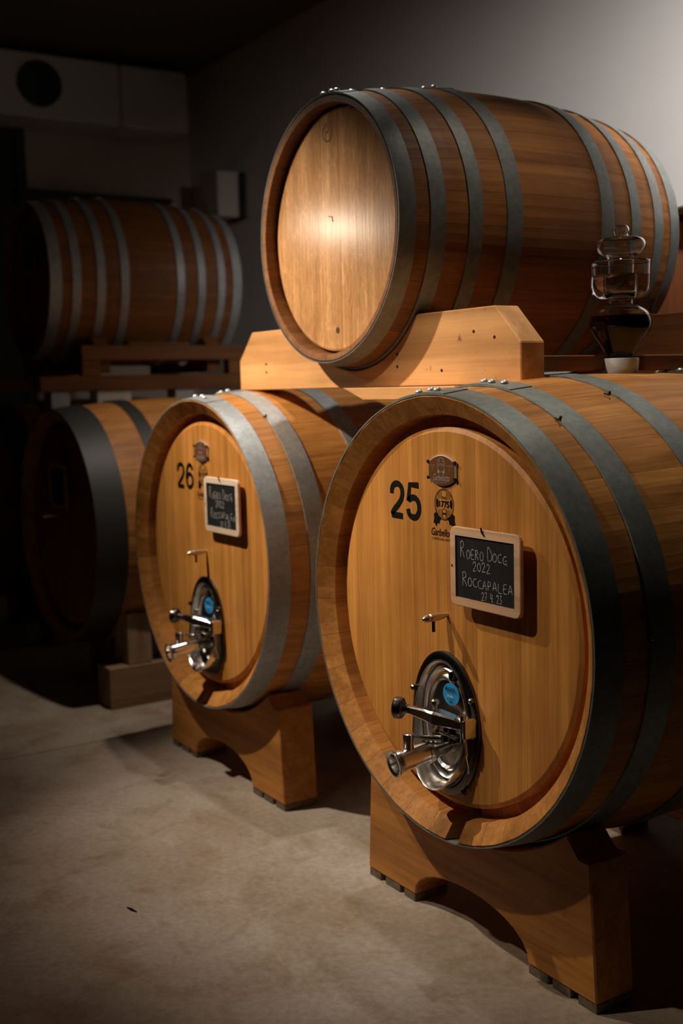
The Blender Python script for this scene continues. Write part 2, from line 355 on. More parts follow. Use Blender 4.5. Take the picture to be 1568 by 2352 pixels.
# ------------------------------------------------------------ cask
def cask(name, label, x, y, z, L, R, RB, hoops, ms, mh, mhoop, rim=.05, recess=.05, headR=None, nst=38, bw=.095,
         slot=None, seed=1, group=None, rivets=True, chamfer=.012, rear=True, nring=96, cone=.035):
    rnd = random.Random(seed)
    base = Vector((x, y+L/2, z-RB))
    root = empty(name, base, label, 'cask', group)
    O = (L/2, )
    def P(px, py, pz): return (px, py-L/2, pz+RB)
    def rad(t):
        q = (t-L/2)/(L/2); return R+(RB-R)*(1-abs(q)**2.1)
    hR = headR or R-.083
    headR_ = hR; groove = recess+.038
    # staves
    ws = [rnd.uniform(.75, 1.25) for _ in range(nst)]; tot = sum(ws); a = -PI/2+(slot[0] if slot else 0)
    if slot: ws[0] = tot*slot[1]/(2*PI); tot = sum(ws)
    sts = [0, .012, .05, .07, .16, .3, .5, .7, .84, .93, .95, .988, 1]
    for i, wi in enumerate(ws):
        da = 2*PI*wi/tot; a0, a1 = a, a+da; a += da
        y0 = .075 if (slot and i == 0) else 0
        rings = []; g = .0004/R; na = 3
        gr = groove+(.03 if y0 else 0)
        ys = [y0, y0+.004, gr, gr+.0012, L*.16, L*.3, L*.42, L*.5, L*.58, L*.7, L*.84, L-groove-.0012, L-groove, L-.004, L]
        for yy in ys:
            ro = rad(yy)
            e = min(yy, L-yy)
            if y0 and yy < L/2: e = 0 if yy == y0 else (.002 if yy <= gr else 1)
            if e < .001: ri = R-rim; ro -= .003
            elif e < .001+groove: ri = R-rim-.004*e/groove
            else: ri = min(ro-rim-.03, headR_-.015)
            ring = []
            for k in range(na+1):
                an = a0+g+(a1-a0-2*g)*k/na; rr = ro-(.0008 if k in (0, na) else 0)
                ring.append(P(rr*math.cos(an), yy, rr*math.sin(an)))
            yi = yy
            if e < .001: yi = yy+(cone if yy < L/2 else -cone)
            elif e < .005: yi = yy+(cone if yy < L/2 else -cone)
            for k in range(na, -1, -1):
                an = a0+g+(a1-a0-2*g)*k/na
                ring.append(P(ri*math.cos(an), yi, ri*math.sin(an)))
            rings.append(ring)
        MB().rings(rings, smooth=False).build('stave', ms, root)
    # head boards
    xs = [-hR]
    while xs[-1] < hR-.03:
        nx = xs[-1]+bw*rnd.uniform(.7, 1.2)
        xs.append(hR if nx > hR-.05 else nx)
    for side in ((0, 1) if rear else (0,)):
        for i in range(len(xs)-1):
            g = .00018; xa, xb = xs[i]+g, xs[i+1]-g
            def outline(Rr, xa, xb):
                sc = Rr/hR
                xa2, xb2 = max(xa, -Rr+.0008), min(xb, Rr-.0008)
                N = 8; top = []
                for k in range(N+1):
                    xx = xa2+(xb2-xa2)*k/N; top.append((xx, math.sqrt(max(Rr*Rr-xx*xx, 1e-6))))
                bot = [(q, -zz) for q, zz in reversed(top)]
                return top+bot
            if xa > hR-chamfer-.002 or xb < -hR+chamfer+.002: continue
            f = outline(hR-chamfer, xa, xb); b_ = outline(hR, xa, xb)
            if i == 0: b_ = outline(hR, -hR, xb)
            if i == len(xs)-2: b_ = outline(hR, xa, hR)
            yy = [recess, recess+chamfer*.5, recess+.046]
            sg = 1
            if side: yy = [L-q for q in yy]
            jr = rnd.uniform(0, .0004)
            rings = [[P(px, yy[0]+(jr if not side else 0), pz) for px, pz in f], [P(px, yy[1], pz) for px, pz in b_], [P(px, yy[2], pz) for px, pz in b_]]
            MB().rings(rings, smooth=False).build('head_board', mh, root)
    # hoops
    for hi, (h0, h1) in enumerate(hoops):
        mb = MB(); seg = nring; rg = []
        for (t, dr) in ((h0, .0005), (h0, .0045), ((h0+h1)/2, .0045), (h1, .0045), (h1, .0005)):
            rr = rad(t)+dr
            rg.append([P(rr*math.cos(2*PI*k/seg), t, rr*math.sin(2*PI*k/seg)) for k in range(seg)])
        rg2 = [[p for p in r_] for r_ in rg]
        n = seg; V = [p for r_ in rg2 for p in r_]; F = []
        for k in range(len(rg2)):
            k2 = (k+1) % len(rg2)
            for i in range(n):
                j = (i+1) % n; F.append((k*n+i, k*n+j, k2*n+j, k2*n+i))
        mb.add(V, F, True)
        # overlapping riveted end
        ac = PI/2+.05+.12*math.sin(hi*2.1+seed); sp = .17*.58/R; rg = []
        for k in range(9):
            an = ac-sp+2*sp*k/8; sec = []
            for (t, dr) in ((h0+.0006, .004), (h0+.0006, .0068), (h1-.0006, .0068), (h1-.0006, .004)):
                rr = rad(t)+dr; sec.append(P(rr*math.cos(an), t, rr*math.sin(an)))
            rg.append(sec)
        mb.rings(rg, smooth=False)
        ho = mb.build('hoop', mhoop, root)
        mod = ho.modifiers.new('e', 'EDGE_SPLIT'); mod.split_angle = .7
        if rivets:
            for k in range(3):
                an = ac+.055*(k-1)*1.2*.58/R; t = h0+(h1-h0)*(.35+.12*((k+hi) % 2)); rr = rad(t)+.008
                MB().lathe([(0, .0105), (.002, .0105), (.0065, .0075), (.0085, .002)], P(rr*math.cos(an), t, rr*math.sin(an)), (math.cos(an), 0, math.sin(an)), 12).build('rivet', M_rivet, ho)
    return root, P

Z25, L25 = .888, 1.36
H_BIG = [(0.0, .078), (.150, .222), (.397, .468), (L25-.468, L25-.397), (L25-.222, L25-.150), (L25-.078, L25)]

# ------------------------------------------------------------ structure
def struct(name, mb, mat): return tag(mb.build(name, mat), kind='structure')
floor = tag(empty('floor', (0, 0, 0), None, None), kind='structure')
for (xa, xb) in ((-7.2, -2.285), (-2.277, 4.5)):
    MB().box(xa, xb, -4.5, 2.7, -.12, 0).build('concrete_slab', M_floor, floor)
MB().box(-2.285, -2.277, -4.5, 2.7, -.12, -.008).build('expansion_joint', M_dark, floor)
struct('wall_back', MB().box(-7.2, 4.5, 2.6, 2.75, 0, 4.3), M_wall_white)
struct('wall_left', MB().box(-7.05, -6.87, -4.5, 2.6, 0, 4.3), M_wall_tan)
struct('wall_right', MB().box(4.5, 4.65, -4.5, 2.75, 0, 4.3), M_ceil)
struct('wall_front', MB().box(-7.2, 4.65, -4.65, -4.5, 0, 4.3), M_ceil)
struct('ceiling', MB().box(-7.2, 4.65, -4.65, 2.75, 4.15, 4.3), M_ceil)
dr_ = tag(empty('door_1', (-6.86, .2, 0), None, None), kind='structure')
MB().box(-6.87, -6.82, -1.0, 1.12, 0, 3.69).build('door_leaf', M_dark, dr_, (-6.86, .2, 0))
MB().box(-6.87, -6.80, 1.06, 1.14, 0, 3.71).build('door_frame', M_dark, dr_, (-6.86, .2, 0))

# dark rail along the left wall
t = empty('wall_rail', (-6.8, 1.7, 3.05), 'long dark rail running level across the left wall above the far casks', 'rail')
MB().box(-6.87, -6.74, 1.05, 2.36, 3.04, 3.11, .006).build('rail_channel', M_dark, t, (-6.8, 1.7, 3.05))
for yy in (1.2, 1.75, 2.25): MB().box(-6.87, -6.80, yy, yy+.05, 2.96, 3.05).build('bracket', M_dark, t, (-6.8, 1.7, 3.05))

# two cooling units high on the left wall
def cooler(y0, y1, label, fan):
    b = (-6.6, (y0+y1)/2, 3.6)
    t = empty('cooling_unit', b, label, 'cooler')
    MB().box(-6.87, -6.4, y0, y1, 3.585, 4.06, .015).build('casing', M_unit, t, b)
    if fan:
        yc, zc = 1.15, 3.83
        MB().lathe([(0, .17), (.02, .17), (.02, .15), (.004, .15)], (-6.4, yc, zc), (1, 0, 0), 32).build('fan_ring', M_dark, t, b)
        f = MB().lathe([(0, .03), (.02, .025)], (-6.398, yc, zc), (1, 0, 0), 12)
        for k in range(5):
            a = 2*PI*k/5; ca, sa = math.cos(a), math.sin(a)
            f.add([(-6.39, yc+.02*ca, zc+.02*sa), (-6.392, yc+.14*ca-.04*sa, zc+.14*sa+.04*ca), (-6.385, yc+.14*ca+.05*sa, zc+.14*sa-.05*ca)], [(0, 1, 2)])
        f.build('fan_blades', M_black, t, b)
    else:
        for k in range(6): MB().box(-6.402, -6.392, y0+.06, y1-.06, 3.66+k*.06, 3.672+k*.06).build('louvre', M_unit, t, b)
    return t
cooler(.30, 1.79, 'pale boxy cooling unit with a round dark fan, high on left wall', True)
cooler(1.80, 2.38, 'smaller pale cooling unit without a fan, in the corner beside the fan unit', False)

# wedge lamp on the back wall
b = (-6.1, 2.55, 2.85)
t = empty('wall_lamp', b, 'unlit pale wedge-shaped wall lamp on the back wall near the corner', 'lamp')
MB().prism([(-6.05, 2.86), (-5.92, 2.86), (-5.92, 3.21), (-6.26, 3.25), (-6.24, 3.08)], 2.38, 2.58).build('lamp_shade', M_unit, t, b, bevel=.008)
MB().box(-6.1, -5.86, 2.56, 2.6, 2.84, 3.2).build('lamp_shadow_plate', M_dark, t, b)  # dark plate standing in for the lamp's shadow on the wall

# ------------------------------------------------------------ front casks
c25, P25 = cask('wine_cask', 'oval-doored oak cask painted 25, nearest on the right, with grey steel hoops', 0, 0, Z25, L25, .58, .627, H_BIG,
                M_stave, M_head, M_hoop, slot=(.072, .092), seed=3)
X26, Y26, Z26 = -1.571, .060, .879
c26, P26 = cask('wine_cask', 'oak cask painted 26, second along, with brushed steel hoops', X26, Y26, Z26, L25, .58, .627, H_BIG,
                M_stave, M_head, M_hoop_b, slot=(.0, .088), seed=5)
HC = Vector((0, -L25/2, .627))   # centre of the head opening, in cask coordinates
FACE = .05                        # head face depth

def clip(root, P, ang, t):
    rr = .58+.047*(1-abs((t-.68)/.68)**2.1)+.006
    p = P(rr*math.cos(ang), t, rr*math.sin(ang))
    MB().lathe([(0, .004), (.010, .003)], p, (math.cos(ang), 0, math.sin(ang)), 8).tube([(p[0]-.012, p[1]-.004, p[2]+.004), p, (p[0]+.010, p[1]-.006, p[2]+.001)], .0025, 6).build('hoop_nail', M_nail, root)
clip(c25, P25, 1.02, .150); clip(c25, P25, 1.15, .375); clip(c26, P26, 1.02, .150); clip(c25, P25, .05, .150); clip(c25, P25, .62, .375)

def digit(ch, x0, x1, z0, z1, w):
    # centre-line of the numeral in a unit box
    cx, c = .5, []
    if ch == '2':
        c = [(.0, .68), (.0, .76)]+[(.5-.5*math.cos(a*PI/10), .76+.24*math.sin(a*PI/10)) for a in range(1, 10)]+[(1, .74), (.98, .62), (.85, .48), (.5, .30), (.2, .17), (.03, .05), (.0, 0), (1, 0)]
    elif ch == '5':
        c = [(.95, 1), (.18, 1), (.04, .50), (.2, .58), (.5, .63), (.78, .58), (.95, .46), (1, .32), (.95, .16), (.75, .03), (.48, 0), (.2, .04), (.04, .14), (.0, .25)]
    else:
        c = [(.96, .78), (.88, .92), (.7, 1), (.48, 1), (.25, .93), (.08, .75), (0, .5), (.02, .25), (.15, .07), (.45, 0), (.75, .04), (.95, .17), (1, .32), (.93, .48), (.75, .58), (.48, .61), (.2, .54), (.04, .40)]
    h = w/2
    P_ = [Vector((x0+h+p[0]*(x1-x0-w), z0+h+p[1]*(z1-z0-w))) for p in c]
    if ch != '5' and ch != '2' or True:
        Q_ = [P_[0]]
        for i in range(len(P_)-1): Q_ += [P_[i].lerp(P_[i+1], .25), P_[i].lerp(P_[i+1], .75)] if i not in ((0, 1) if ch == '5' else (len(P_)-2,)) else [P_[i+1]]
        P_ = Q_+[P_[-1]]
    L_, R_ = [], []
    for i, p in enumerate(P_):
        a = P_[max(i-1, 0)]; b_ = P_[min(i+1, len(P_)-1)]
        t = (b_-a)
        if t.length < 1e-6: t = Vector((1, 0))
        t.normalize(); nn = Vector((-t.y, t.x))*h
        L_.append(p+nn); R_.append(p-nn)
    V = L_+R_; n_ = len(L_)
    return [(v.x, v.y) for v in V], [(i, i+1, n_+i+1, n_+i) for i in range(n_-1)]

def head_marks(root, zc, num, nx, nz):
    """zc: cask centre height; coordinates given in world z, x relative to centre"""
    off = (0, 0, zc-.627)
    y = -L25/2+FACE-.0009
    def T(V): return [(a, b_, c-off[2]) for a, b_, c in V]
    nm = MB(); wm = (nx[0]+nx[1])/2
    for ch, xa, xb in ((num[0], nx[0], wm-.005), (num[1], wm+.004, nx[1])):
        V2, F = digit(ch, xa, xb, nz[0], nz[1], .0165)
        nm.add(T([(a_, y, b_) for a_, b_ in V2]), F)
    nm.build('printed_number', M_print, root)
    # maker's plaque: brown enamel shield with silver border
    cx, cz, hw, hh = -.008, zc+.386, .058, .040
    def shield(k, yy):
        pts = []
        for i in range(13): 
            q = -1+2*i/12; pts.append((cx+hw*k*q, yy, cz+(hh*.5+hh*.5*(1-q*q))*k))
        for i in range(13):
            q = 1-2*i/12; pts.append((cx+hw*k*q, yy, cz-(hh*.5+hh*.5*(1-q*q))*k))
        return T(pts)
    pl = MB().rings([shield(1, y), shield(1, y-.005), shield(.93, y-.006)], smooth=False).build('makers_plaque', M_silver, root)
    MB().rings([shield(.93, y-.0055), shield(.925, y-.0068)], smooth=False).build('plaque_face', M_brown, pl)
    tm = MB(); yp = y-.0072
    V, F = text_geo('Garbellotto', cx-.034, cx+.036, cz-.028, cz-.010, yp, shear=.3, bold=.01); tm.add(T(V), F)
    V, F = text_geo("L'ARTE DEL BOTTAIO", cx-.022, cx+.022, cz-.0335, cz-.0305, yp); tm.add(T(V), F)
    for tx, zz in (('ESTABLISHED', .010), ('DAL', .003), ('IT', -.004)):
        wv = .004*len(tx)/2*.6
        V, F = text_geo(tx, cx-.036-wv, cx-.036+wv, cz+zz, cz+zz+.0035, yp); tm.add(T(V), F)
        V, F = text_geo(tx, cx+.036-wv, cx+.036+wv, cz+zz, cz+zz+.0035, yp); tm.add(T(V), F)
    ov = [(cx+.016*math.cos(a*PI/12), cz+.014+.019*math.sin(a*PI/12)) for a in range(24)]
    iv = [(cx+.0145*math.cos(a*PI/12), cz+.014+.0175*math.sin(a*PI/12)) for a in range(24)]
    tm.add(T([(a, yp, b_) for a, b_ in ov+iv]), [(i, (i+1) % 24, (i+1) % 24+24, i+24) for i in range(24)])
    for q in (-.009, -.006, .006, .009): tm.add(T([(cx+q, yp, cz+.02), (cx+q+.0012, yp, cz+.02), (cx+q+.0012, yp, cz+.028), (cx+q, yp, cz+.028)]), [(0, 1, 2, 3)])
    V, F = text_geo('1775', cx-.0125, cx+.0125, cz+.010, cz+.017, yp, bold=.02); tm.add(T(V), F)
    for sg in (-1, 1):
        tm.add(T([(cx+sg*.004, yp, cz-.001), (cx+sg*.015, yp, cz+.002), (cx+sg*.016, yp, cz-.010), (cx+sg*.012, yp, cz-.006), (cx+sg*.009, yp, cz-.010), (cx+sg*.006, yp, cz-.006)]), [(0, 1, 2, 3, 4, 5)])
    tm.build('plaque_lettering', M_silver, pl)
    for sx in (-1, 1):
        for sz in (-1, 1):
            q = T([(cx+sx*hw*.96, y-.009, cz+sz*hh*.52)])[0]
            MB().lathe([(0, .0045), (.006, .0045)], q, (0, 1, 0), 8).build('plaque_clip', M_nail, pl)
    # printed emblem below the plaque
    em = MB(); ex, ez, rx, rz = -.007, zc+.297, .041, .041
    def oval(k0, k1):
        n = 40; V = [(ex+rx*k0*math.cos(2*PI*i/n), y, ez+rz*k0*math.sin(2*PI*i/n)) for i in range(n)]+[(ex+rx*k1*math.cos(2*PI*i/n), y, ez+rz*k1*math.sin(2*PI*i/n)) for i in range(n)]
        em.add(T(V), [(i, (i+1) % n, (i+1) % n+n, i+n) for i in range(n)])
    oval(1, .955); oval(.90, .88)
    def bar(xa, xb, za, zb): em.add(T([(xa, y, za), (xb, y, za), (xb, y, zb), (xa, y, zb)]), [(0, 1, 2, 3)])
    for q in (-.024, -.018, -.012, .012, .018, .024):
        h = rz*.84*math.sqrt(1-(q/rx)**2)
        bar(ex+q-.0007, ex+q+.0007, ez+.014, ez+h); bar(ex+q-.0007, ex+q+.0007, ez-h, ez-.012)
    V, F = text_geo('DAL', ex-.010, ex+.010, ez+.014, ez+.021, y, bold=.02); em.add(T(V), F)
    V, F = text_geo('1775', ex-.021, ex+.021, ez-.008, ez+.009, y, bold=.025); em.add(T(V), F)
    for sg in (-1, 1):
        em.add(T([(ex+sg*.029+.005*math.cos(a*PI/6), y, ez+.002+.012*math.sin(a*PI/6)) for a in range(12)]), [tuple(range(12))])
        L_ = [(.012, -.036), (.022, -.032), (.036, -.022), (.044, -.028), (.043, -.040), (.047, -.052), (.040, -.050), (.036, -.060), (.030, -.050), (.022, -.052), (.020, -.044)]
        em.add(T([(ex+sg*a, y, ez+b_) for a, b_ in L_]), [tuple(range(len(L_)))])
    bar(ex-.008, ex-.0065, ez-.036, ez-.018); bar(ex+.0065, ex+.008, ez-.036, ez-.018); bar(ex-.008, ex+.008, ez-.026, ez-.022)
    for i in range(6):
        a0, a1 = PI*i/6, PI*(i+1)/6
        em.add(T([(ex+.008*math.cos(a0), y, ez-.018+.008*math.sin(a0)), (ex+.008*math.cos(a1), y, ez-.018+.008*math.sin(a1)), (ex+.0065*math.cos(a1), y, ez-.018+.0065*math.sin(a1)), (ex+.0065*math.cos(a0), y, ez-.018+.0065*math.sin(a0))]), [(0, 1, 2, 3)])
    V, F = text_geo('Garbellotto', ex-.056, ex+.046, ez-.084, ez-.064, y, shear=.3, bold=.005); em.add(T(V), F)
    V, F = text_geo("L'ARTE DEL BOTTAIO", ex-.054, ex+.050, ez-.095, ez-.0895, y, bold=.01); em.add(T(V), F)
    em.build('printed_emblem', M_print, root)
head_marks(c25, Z25, '25', (-.252, -.108), (1.131, 1.236))
head_marks(c26, Z26, '26', (-.244, -.092), (1.113, 1.217))
# cask serial branded in the upper rim of 25
sm = MB()
def on_rim(V):
    out = []
    for x, y, z in V:
        q = .58-math.hypot(x, z); out.append((x, .035*q/.05-.0016-L25/2, z+.627))
    return out
V, F = text_geo('2899', -.040, .020, .542, .570, 0, bold=.002)
sm.add(on_rim([(x, y, z-.5*x*x/.56) for x, y, z in V]), F)
n = 18
for k0, k1 in ((.014, .0125),):
    sm.add(on_rim([(.042+k0*math.cos(2*PI*i/n), 0, .554+k0*math.sin(2*PI*i/n)) for i in range(n)]+[(.042+k1*math.cos(2*PI*i/n), 0, .554+k1*math.sin(2*PI*i/n)) for i in range(n)]), [(i, (i+1) % n, (i+1) % n+n, i+n) for i in range(n)])
V, F = text_geo('A', .036, .048, .546, .562, 0); sm.add(on_rim(V), F)
sm.build('branded_serial', plain('branded_mark', (.33, .14, .035), .7), c25)

# ------------------------------------------------------------ manway door with valve
def hatch(root, zc):
    """built around world-like coords: x rel. centre, z world of cask 25, y depth from rim; moved into cask coords"""
    dz = -Z25+.627; Y0 = -L25/2
    def Q(V): return [(a-.013, b_+Y0, c+dz) for a, b_, c in V]
    class B(MB):
        def done(s, name, mat, par, **k):
            s.V = Q(s.V); return s.build(name, mat, par, **k)
    CX, CZ = .005, .604
    N = 56
    def oval(rx, rz, yt, yb, cz=CZ, cx=CX):
        pts = []
        for i in range(N):
            a = 2*PI*i/N; q = (1-math.sin(a))/2
            pts.append((cx+rx*math.cos(a), yt+(yb-yt)*q**2, cz+rz*math.sin(a)))
        return pts
    F0 = FACE
    fl = B().rings([oval(.142, .193, F0+.004, F0+.004), oval(.142, .193, F0-.008, F0-.008), oval(.136, .187, F0-.012, F0-.012),
                    oval(.118, .174, F0-.012, F0-.012), oval(.112, .168, F0-.004, F0-.004), oval(.112, .168, F0+.03, F0+.03)], True, False, True).done('door_flange', M_steel_dark, root, )
    fl['label'] = 'dark oval steel flange of the cask door'
    # lower projecting lip of the collar
    B().rings([oval(.116, .170, F0-.006, F0-.01), oval(.118, .172, F0-.014, F0-.058), oval(.114, .168, F0-.016, F0-.064), oval(.108, .162, F0-.012, F0-.055), oval(.100, .156, F0+.01, F0+.0)], False, False, True).done('collar_lip', M_steel, fl)
    # dished door with pressed ridges
    R = []
    for rx, rz, yy in ((.101, .154, .028), (.101, .154, -.002), (.095, .148, -.008), (.090, .143, -.002), (.082, .134, .002), (.077, .128, -.006), (.071, .121, -.009), (.066, .115, -.002), (.050, .092, -.004), (.030, .06, -.006), (.008, .02, -.007)):
        R.append(oval(rx, rz, F0+yy, F0+yy-.002))
    B().rings(R, False, True, True).done('door_plate', M_steel, fl)
    B().lathe([(0, .013), (.010, .013), (.010, .0095), (.002, .0095)], (.044, F0-.004, .738), (0, -1, 0), 20).done('sight_port', M_steel_dark, fl)
    for (bx, bz) in ((-.128, .675), (.120, .690), (.128, .60), (.085, .440), (-.10, .47)):
        B().lathe([(0, .008), (.009, .008), (.012, .005)], (CX+bx*1.0, F0-.010, bz), (0, -1, 0), 6, smooth=False).done('bolt', M_steel_dark, fl)
    # round sticker
    st = B().lathe([(0, .030), (.0012, .030)], (.040, F0-.012, .690), (.1, -1, 0), 32, smooth=False).done('round_sticker', M_blue, fl)
    V, F = text_geo('ALGOR', .018, .062, .699, .709, F0-.0158, bold=.02)
    tm = B(); tm.add(V, F)
    V, F = text_geo('ACCIAIO INOX', .020, .060, .694, .697, F0-.0158); tm.add(V, F)
    V, F = text_geo('MODELLO 304', .026, .056, .676, .679, F0-.0158); tm.add(V, F)
    V, F = text_geo('304', .034, .048, .668, .674, F0-.0158, bold=.02); tm.add(V, F)
    tm.done('sticker_print', M_print, fl)
    tm = B(); V, F = text_geo('inox', .028, .052, .682, .690, F0-.0158); tm.add(V, F); tm.done('sticker_print', M_cream, fl)
    # clamp bar: hinge on the right, hand knob on the left front
    A = Vector((.128, F0-.035, .632)); K = Vector((-.047, F0-.092, .645))
    dv = (K-A).normalized(); nrm = Vector((-dv.y, dv.x, 0)).normalized()
    rg = []
    for t, hw_, hh_ in ((0, .014, .010), (.12, .016, .015), (.30, .020, .017), (.42, .024, .018), (.50, .020, .016), (.62, .014, .015), (.88, .010, .011), (1.0, .009, .010)):
        c = A.lerp(K, t)+Vector((0, -.012*math.sin(PI*t), .006*math.sin(PI*t)))
        rg.append([tuple(c+nrm*a*hw_+Vector((0, 0, 1))*b_*hh_) for a, b_ in ((-1, -.7), (-.7, -1), (.7, -1), (1, -.7), (1, .7), (.7, 1), (-.7, 1), (-1, .7))])
    B().rings(rg, smooth=False).done('clamp_bar', M_steel, fl)
    B().lathe([(-.01, .011), (.004, .013), (.008, .020), (.012, .027), (.018, .029), (.032, .029), (.037, .024), (.038, .006), (.034, .004)], K, dv*1.0+Vector((0, -.45, 0)), 26).done('hand_knob', M_steel_dark, fl)
    B().lathe([(0, .007), (.018, .007), (.018, .011), (.026, .011), (.030, .006)], (.036, F0-.062, .655), (0, 0, 1), 14).done('pivot_bolt', M_steel, fl)
    B().box(.100, .140, F0-.050, F0-.006, .596, .650, .004).tube([(.128, F0-.045, .59), (.128, F0-.045, .66)], .007, 10).done('hinge_bracket', M_steel, fl)
    B().box(.052, .070, F0-.060, F0-.002, .575, .628, .003).box(.082, .096, F0-.060, F0-.002, .575, .628, .003).done('clamp_yoke', M_steel_dark, fl)
    B().tube([(.040, F0-.055, .600), (.112, F0-.055, .600)], .0065, 12).lathe([(0, .013), (.012, .013)], (.042, F0-.055, .600), (-1, 0, 0), 6, smooth=False).done('clamp_bolt', M_steel, fl)
    B().tube([(.125, F0-.035, .60), (.125, F0-.03, .55), (.118, F0-.02, .50)], [.005, .004, .003], 8).done('hinge_arm', M_steel, fl)
    # drain valve
    a = Vector((.008, F0+.01, .548)); e = Vector((-.010, -.116, .519)); ax = e-a; Lv = ax.length
    va = B().lathe([(0, .036), (.012, .036), (.014, .024), (.04, .023), (.055, .023), (.056, .029), (.064, .030), (.065, .028), (.070, .028), (.071, .032), (.078, .032), (.079, .029), (Lv-.026, .029),
                    (Lv-.025, .031), (Lv-.020, .031), (Lv-.012, .030), (Lv-.006, .036), (Lv, .037), (Lv, .032), (Lv-.004, .026), (Lv-.04, .022), (Lv-.045, .001)], a, ax, 36).done('drain_valve', M_steel, root)
    va['label'] = 'steel drain valve with an open round mouth'
    m = a+ax*((Lv-.048)/Lv)+Vector((0, 0, .02))
    B().lathe([(0, .014), (.028, .014), (.029, .0155), (.046, .0155), (.048, .012)], m, (0, 0, 1), 20).done('valve_stem', M_steel, va)
    h0 = m+Vector((0, 0, .040)); h1 = Vector((.025, F0-.02, .568))
    B().tube([h0, h0.lerp(h1, .25), h0.lerp(h1, .5), h0.lerp(h1, .52), h0.lerp(h1, 1.0)], [.004, .005, .006, .008, .0085], 12).done('valve_lever', M_steel, va)
    # sampling tap above the door
    tp = B().lathe([(0, .006), (.018, .006), (.020, .0085), (.030, .0085), (.032, .0105), (.062, .0110), (.064, .0090), (.070, .0090), (.072, .0105), (.080, .008), (.086, .003)], (.012, F0+.006, .895), (0, -1, -.03), 20).done('sample_tap', M_brass, root)
    B().lathe([(0, .0045), (.032, .0045)], (.012, F0-.045, .888), (0, 0, -1), 12).done('tap_spout', M_steel_dark, tp)
hatch(c25, Z25); hatch(c26, Z26)

# ------------------------------------------------------------ chalkboards
def chalkboard(root_loc, x0, x1, z0, z1, yf, label, mframe, wob=0, words=True, thick=.010):
    cx = (x0+x1)/2; b = (cx, yf+thick/2, z0)
    t = empty('chalkboard', b, label, 'chalkboard', None)
    fw = .022
    def rrect(xa, xb, za, zb, r_, y):
        pts = []
        for (qx, qz, s0) in ((xa+r_, za+r_, PI), (xb-r_, za+r_, 1.5*PI), (xb-r_, zb-r_, 0), (xa+r_, zb-r_, .5*PI)):
            for k in range(5):
                a = s0+k*PI/8; pts.append((qx+r_*math.cos(a), y, qz+r_*math.sin(a)))
        return pts
    fr = MB()
    o1 = rrect(x0, x1, z0, z1, .020, yf+thick); o2 = rrect(x0, x1, z0, z1, .020, yf+.002); o3 = rrect(x0+.002, x1-.002, z0+.002, z1-.002, .018, yf)
    i1 = rrect(x0+fw, x1-fw, z0+fw, z1-fw, .001, yf); i2 = rrect(x0+fw, x1-fw, z0+fw, z1-fw, .001, yf+thick)
    fr.rings([i2, o1, o2, o3, i1, i2], False, False, False).build('board_frame', mframe, t, b, )
    MB().box(x0+fw-.002, x1-fw+.002, yf+.0035, yf+thick-.001, z0+fw-.002, z1-fw+.002).build('slate', M_slate, t, b)
    MB().tube([(cx-.005, yf-.004, z1+.006), (cx-.002, yf-.003, z1-.006), (cx+.004, yf-.001, z1-.014)], .0022, 6).build('hanging_nail', M_nail, t, b)
    MB().lathe([(0, .0028), (.002, .002)], (x0+.009, yf, (z0+z1)/2), (0, -1, 0), 8).build('frame_hole', M_nail, t, b)
    if words:
        W_, H_ = x1-x0-2*fw, z1-z0-2*fw; ux = lambda q: x0+fw+q*W_; vz = lambda q: z1-fw-q*H_
        yy = yf+.0030; m = MB(); cwid = .0016
        j = .0015+wob
        chalk(m, 'R', ux(.07), ux(.18), vz(.34), vz(.08), yy, cwid)
        chalk(m, 'OERO', ux(.18), ux(.49), vz(.35), vz(.20), yy, cwid, j)
        chalk(m, 'D', ux(.54), ux(.65), vz(.34), vz(.12), yy, cwid)
        chalk(m, 'OCG', ux(.63), ux(.88), vz(.34), vz(.20), yy, cwid, j)
        chalk(m, '2022', ux(.29), ux(.60), vz(.53), vz(.38), yy, cwid, j)
        chalk(m, 'R', ux(.10), ux(.22), vz(.80), vz(.57), yy, cwid)
        chalk(m, 'OCCAPALEA', ux(.20), ux(.97), vz(.79), vz(.65), yy, cwid, j)
        chalk(m, '27.4.23', ux(.44), ux(.79), vz(.97), vz(.84), yy, cwid*.95, j)
        m.build('chalk_writing', M_chalk, t, b)
    return t
chalkboard(None, .060, .328, .938, 1.139, .014, 'small chalkboard in a wooden frame reading Roero 2022, hung on cask 25', M_frame)
chalkboard(None, X26+.052, X26+.330, .972, 1.176, Y26+.022, 'small chalkboard with a pale frame, hung on cask 26', M_frame_pale, .002)

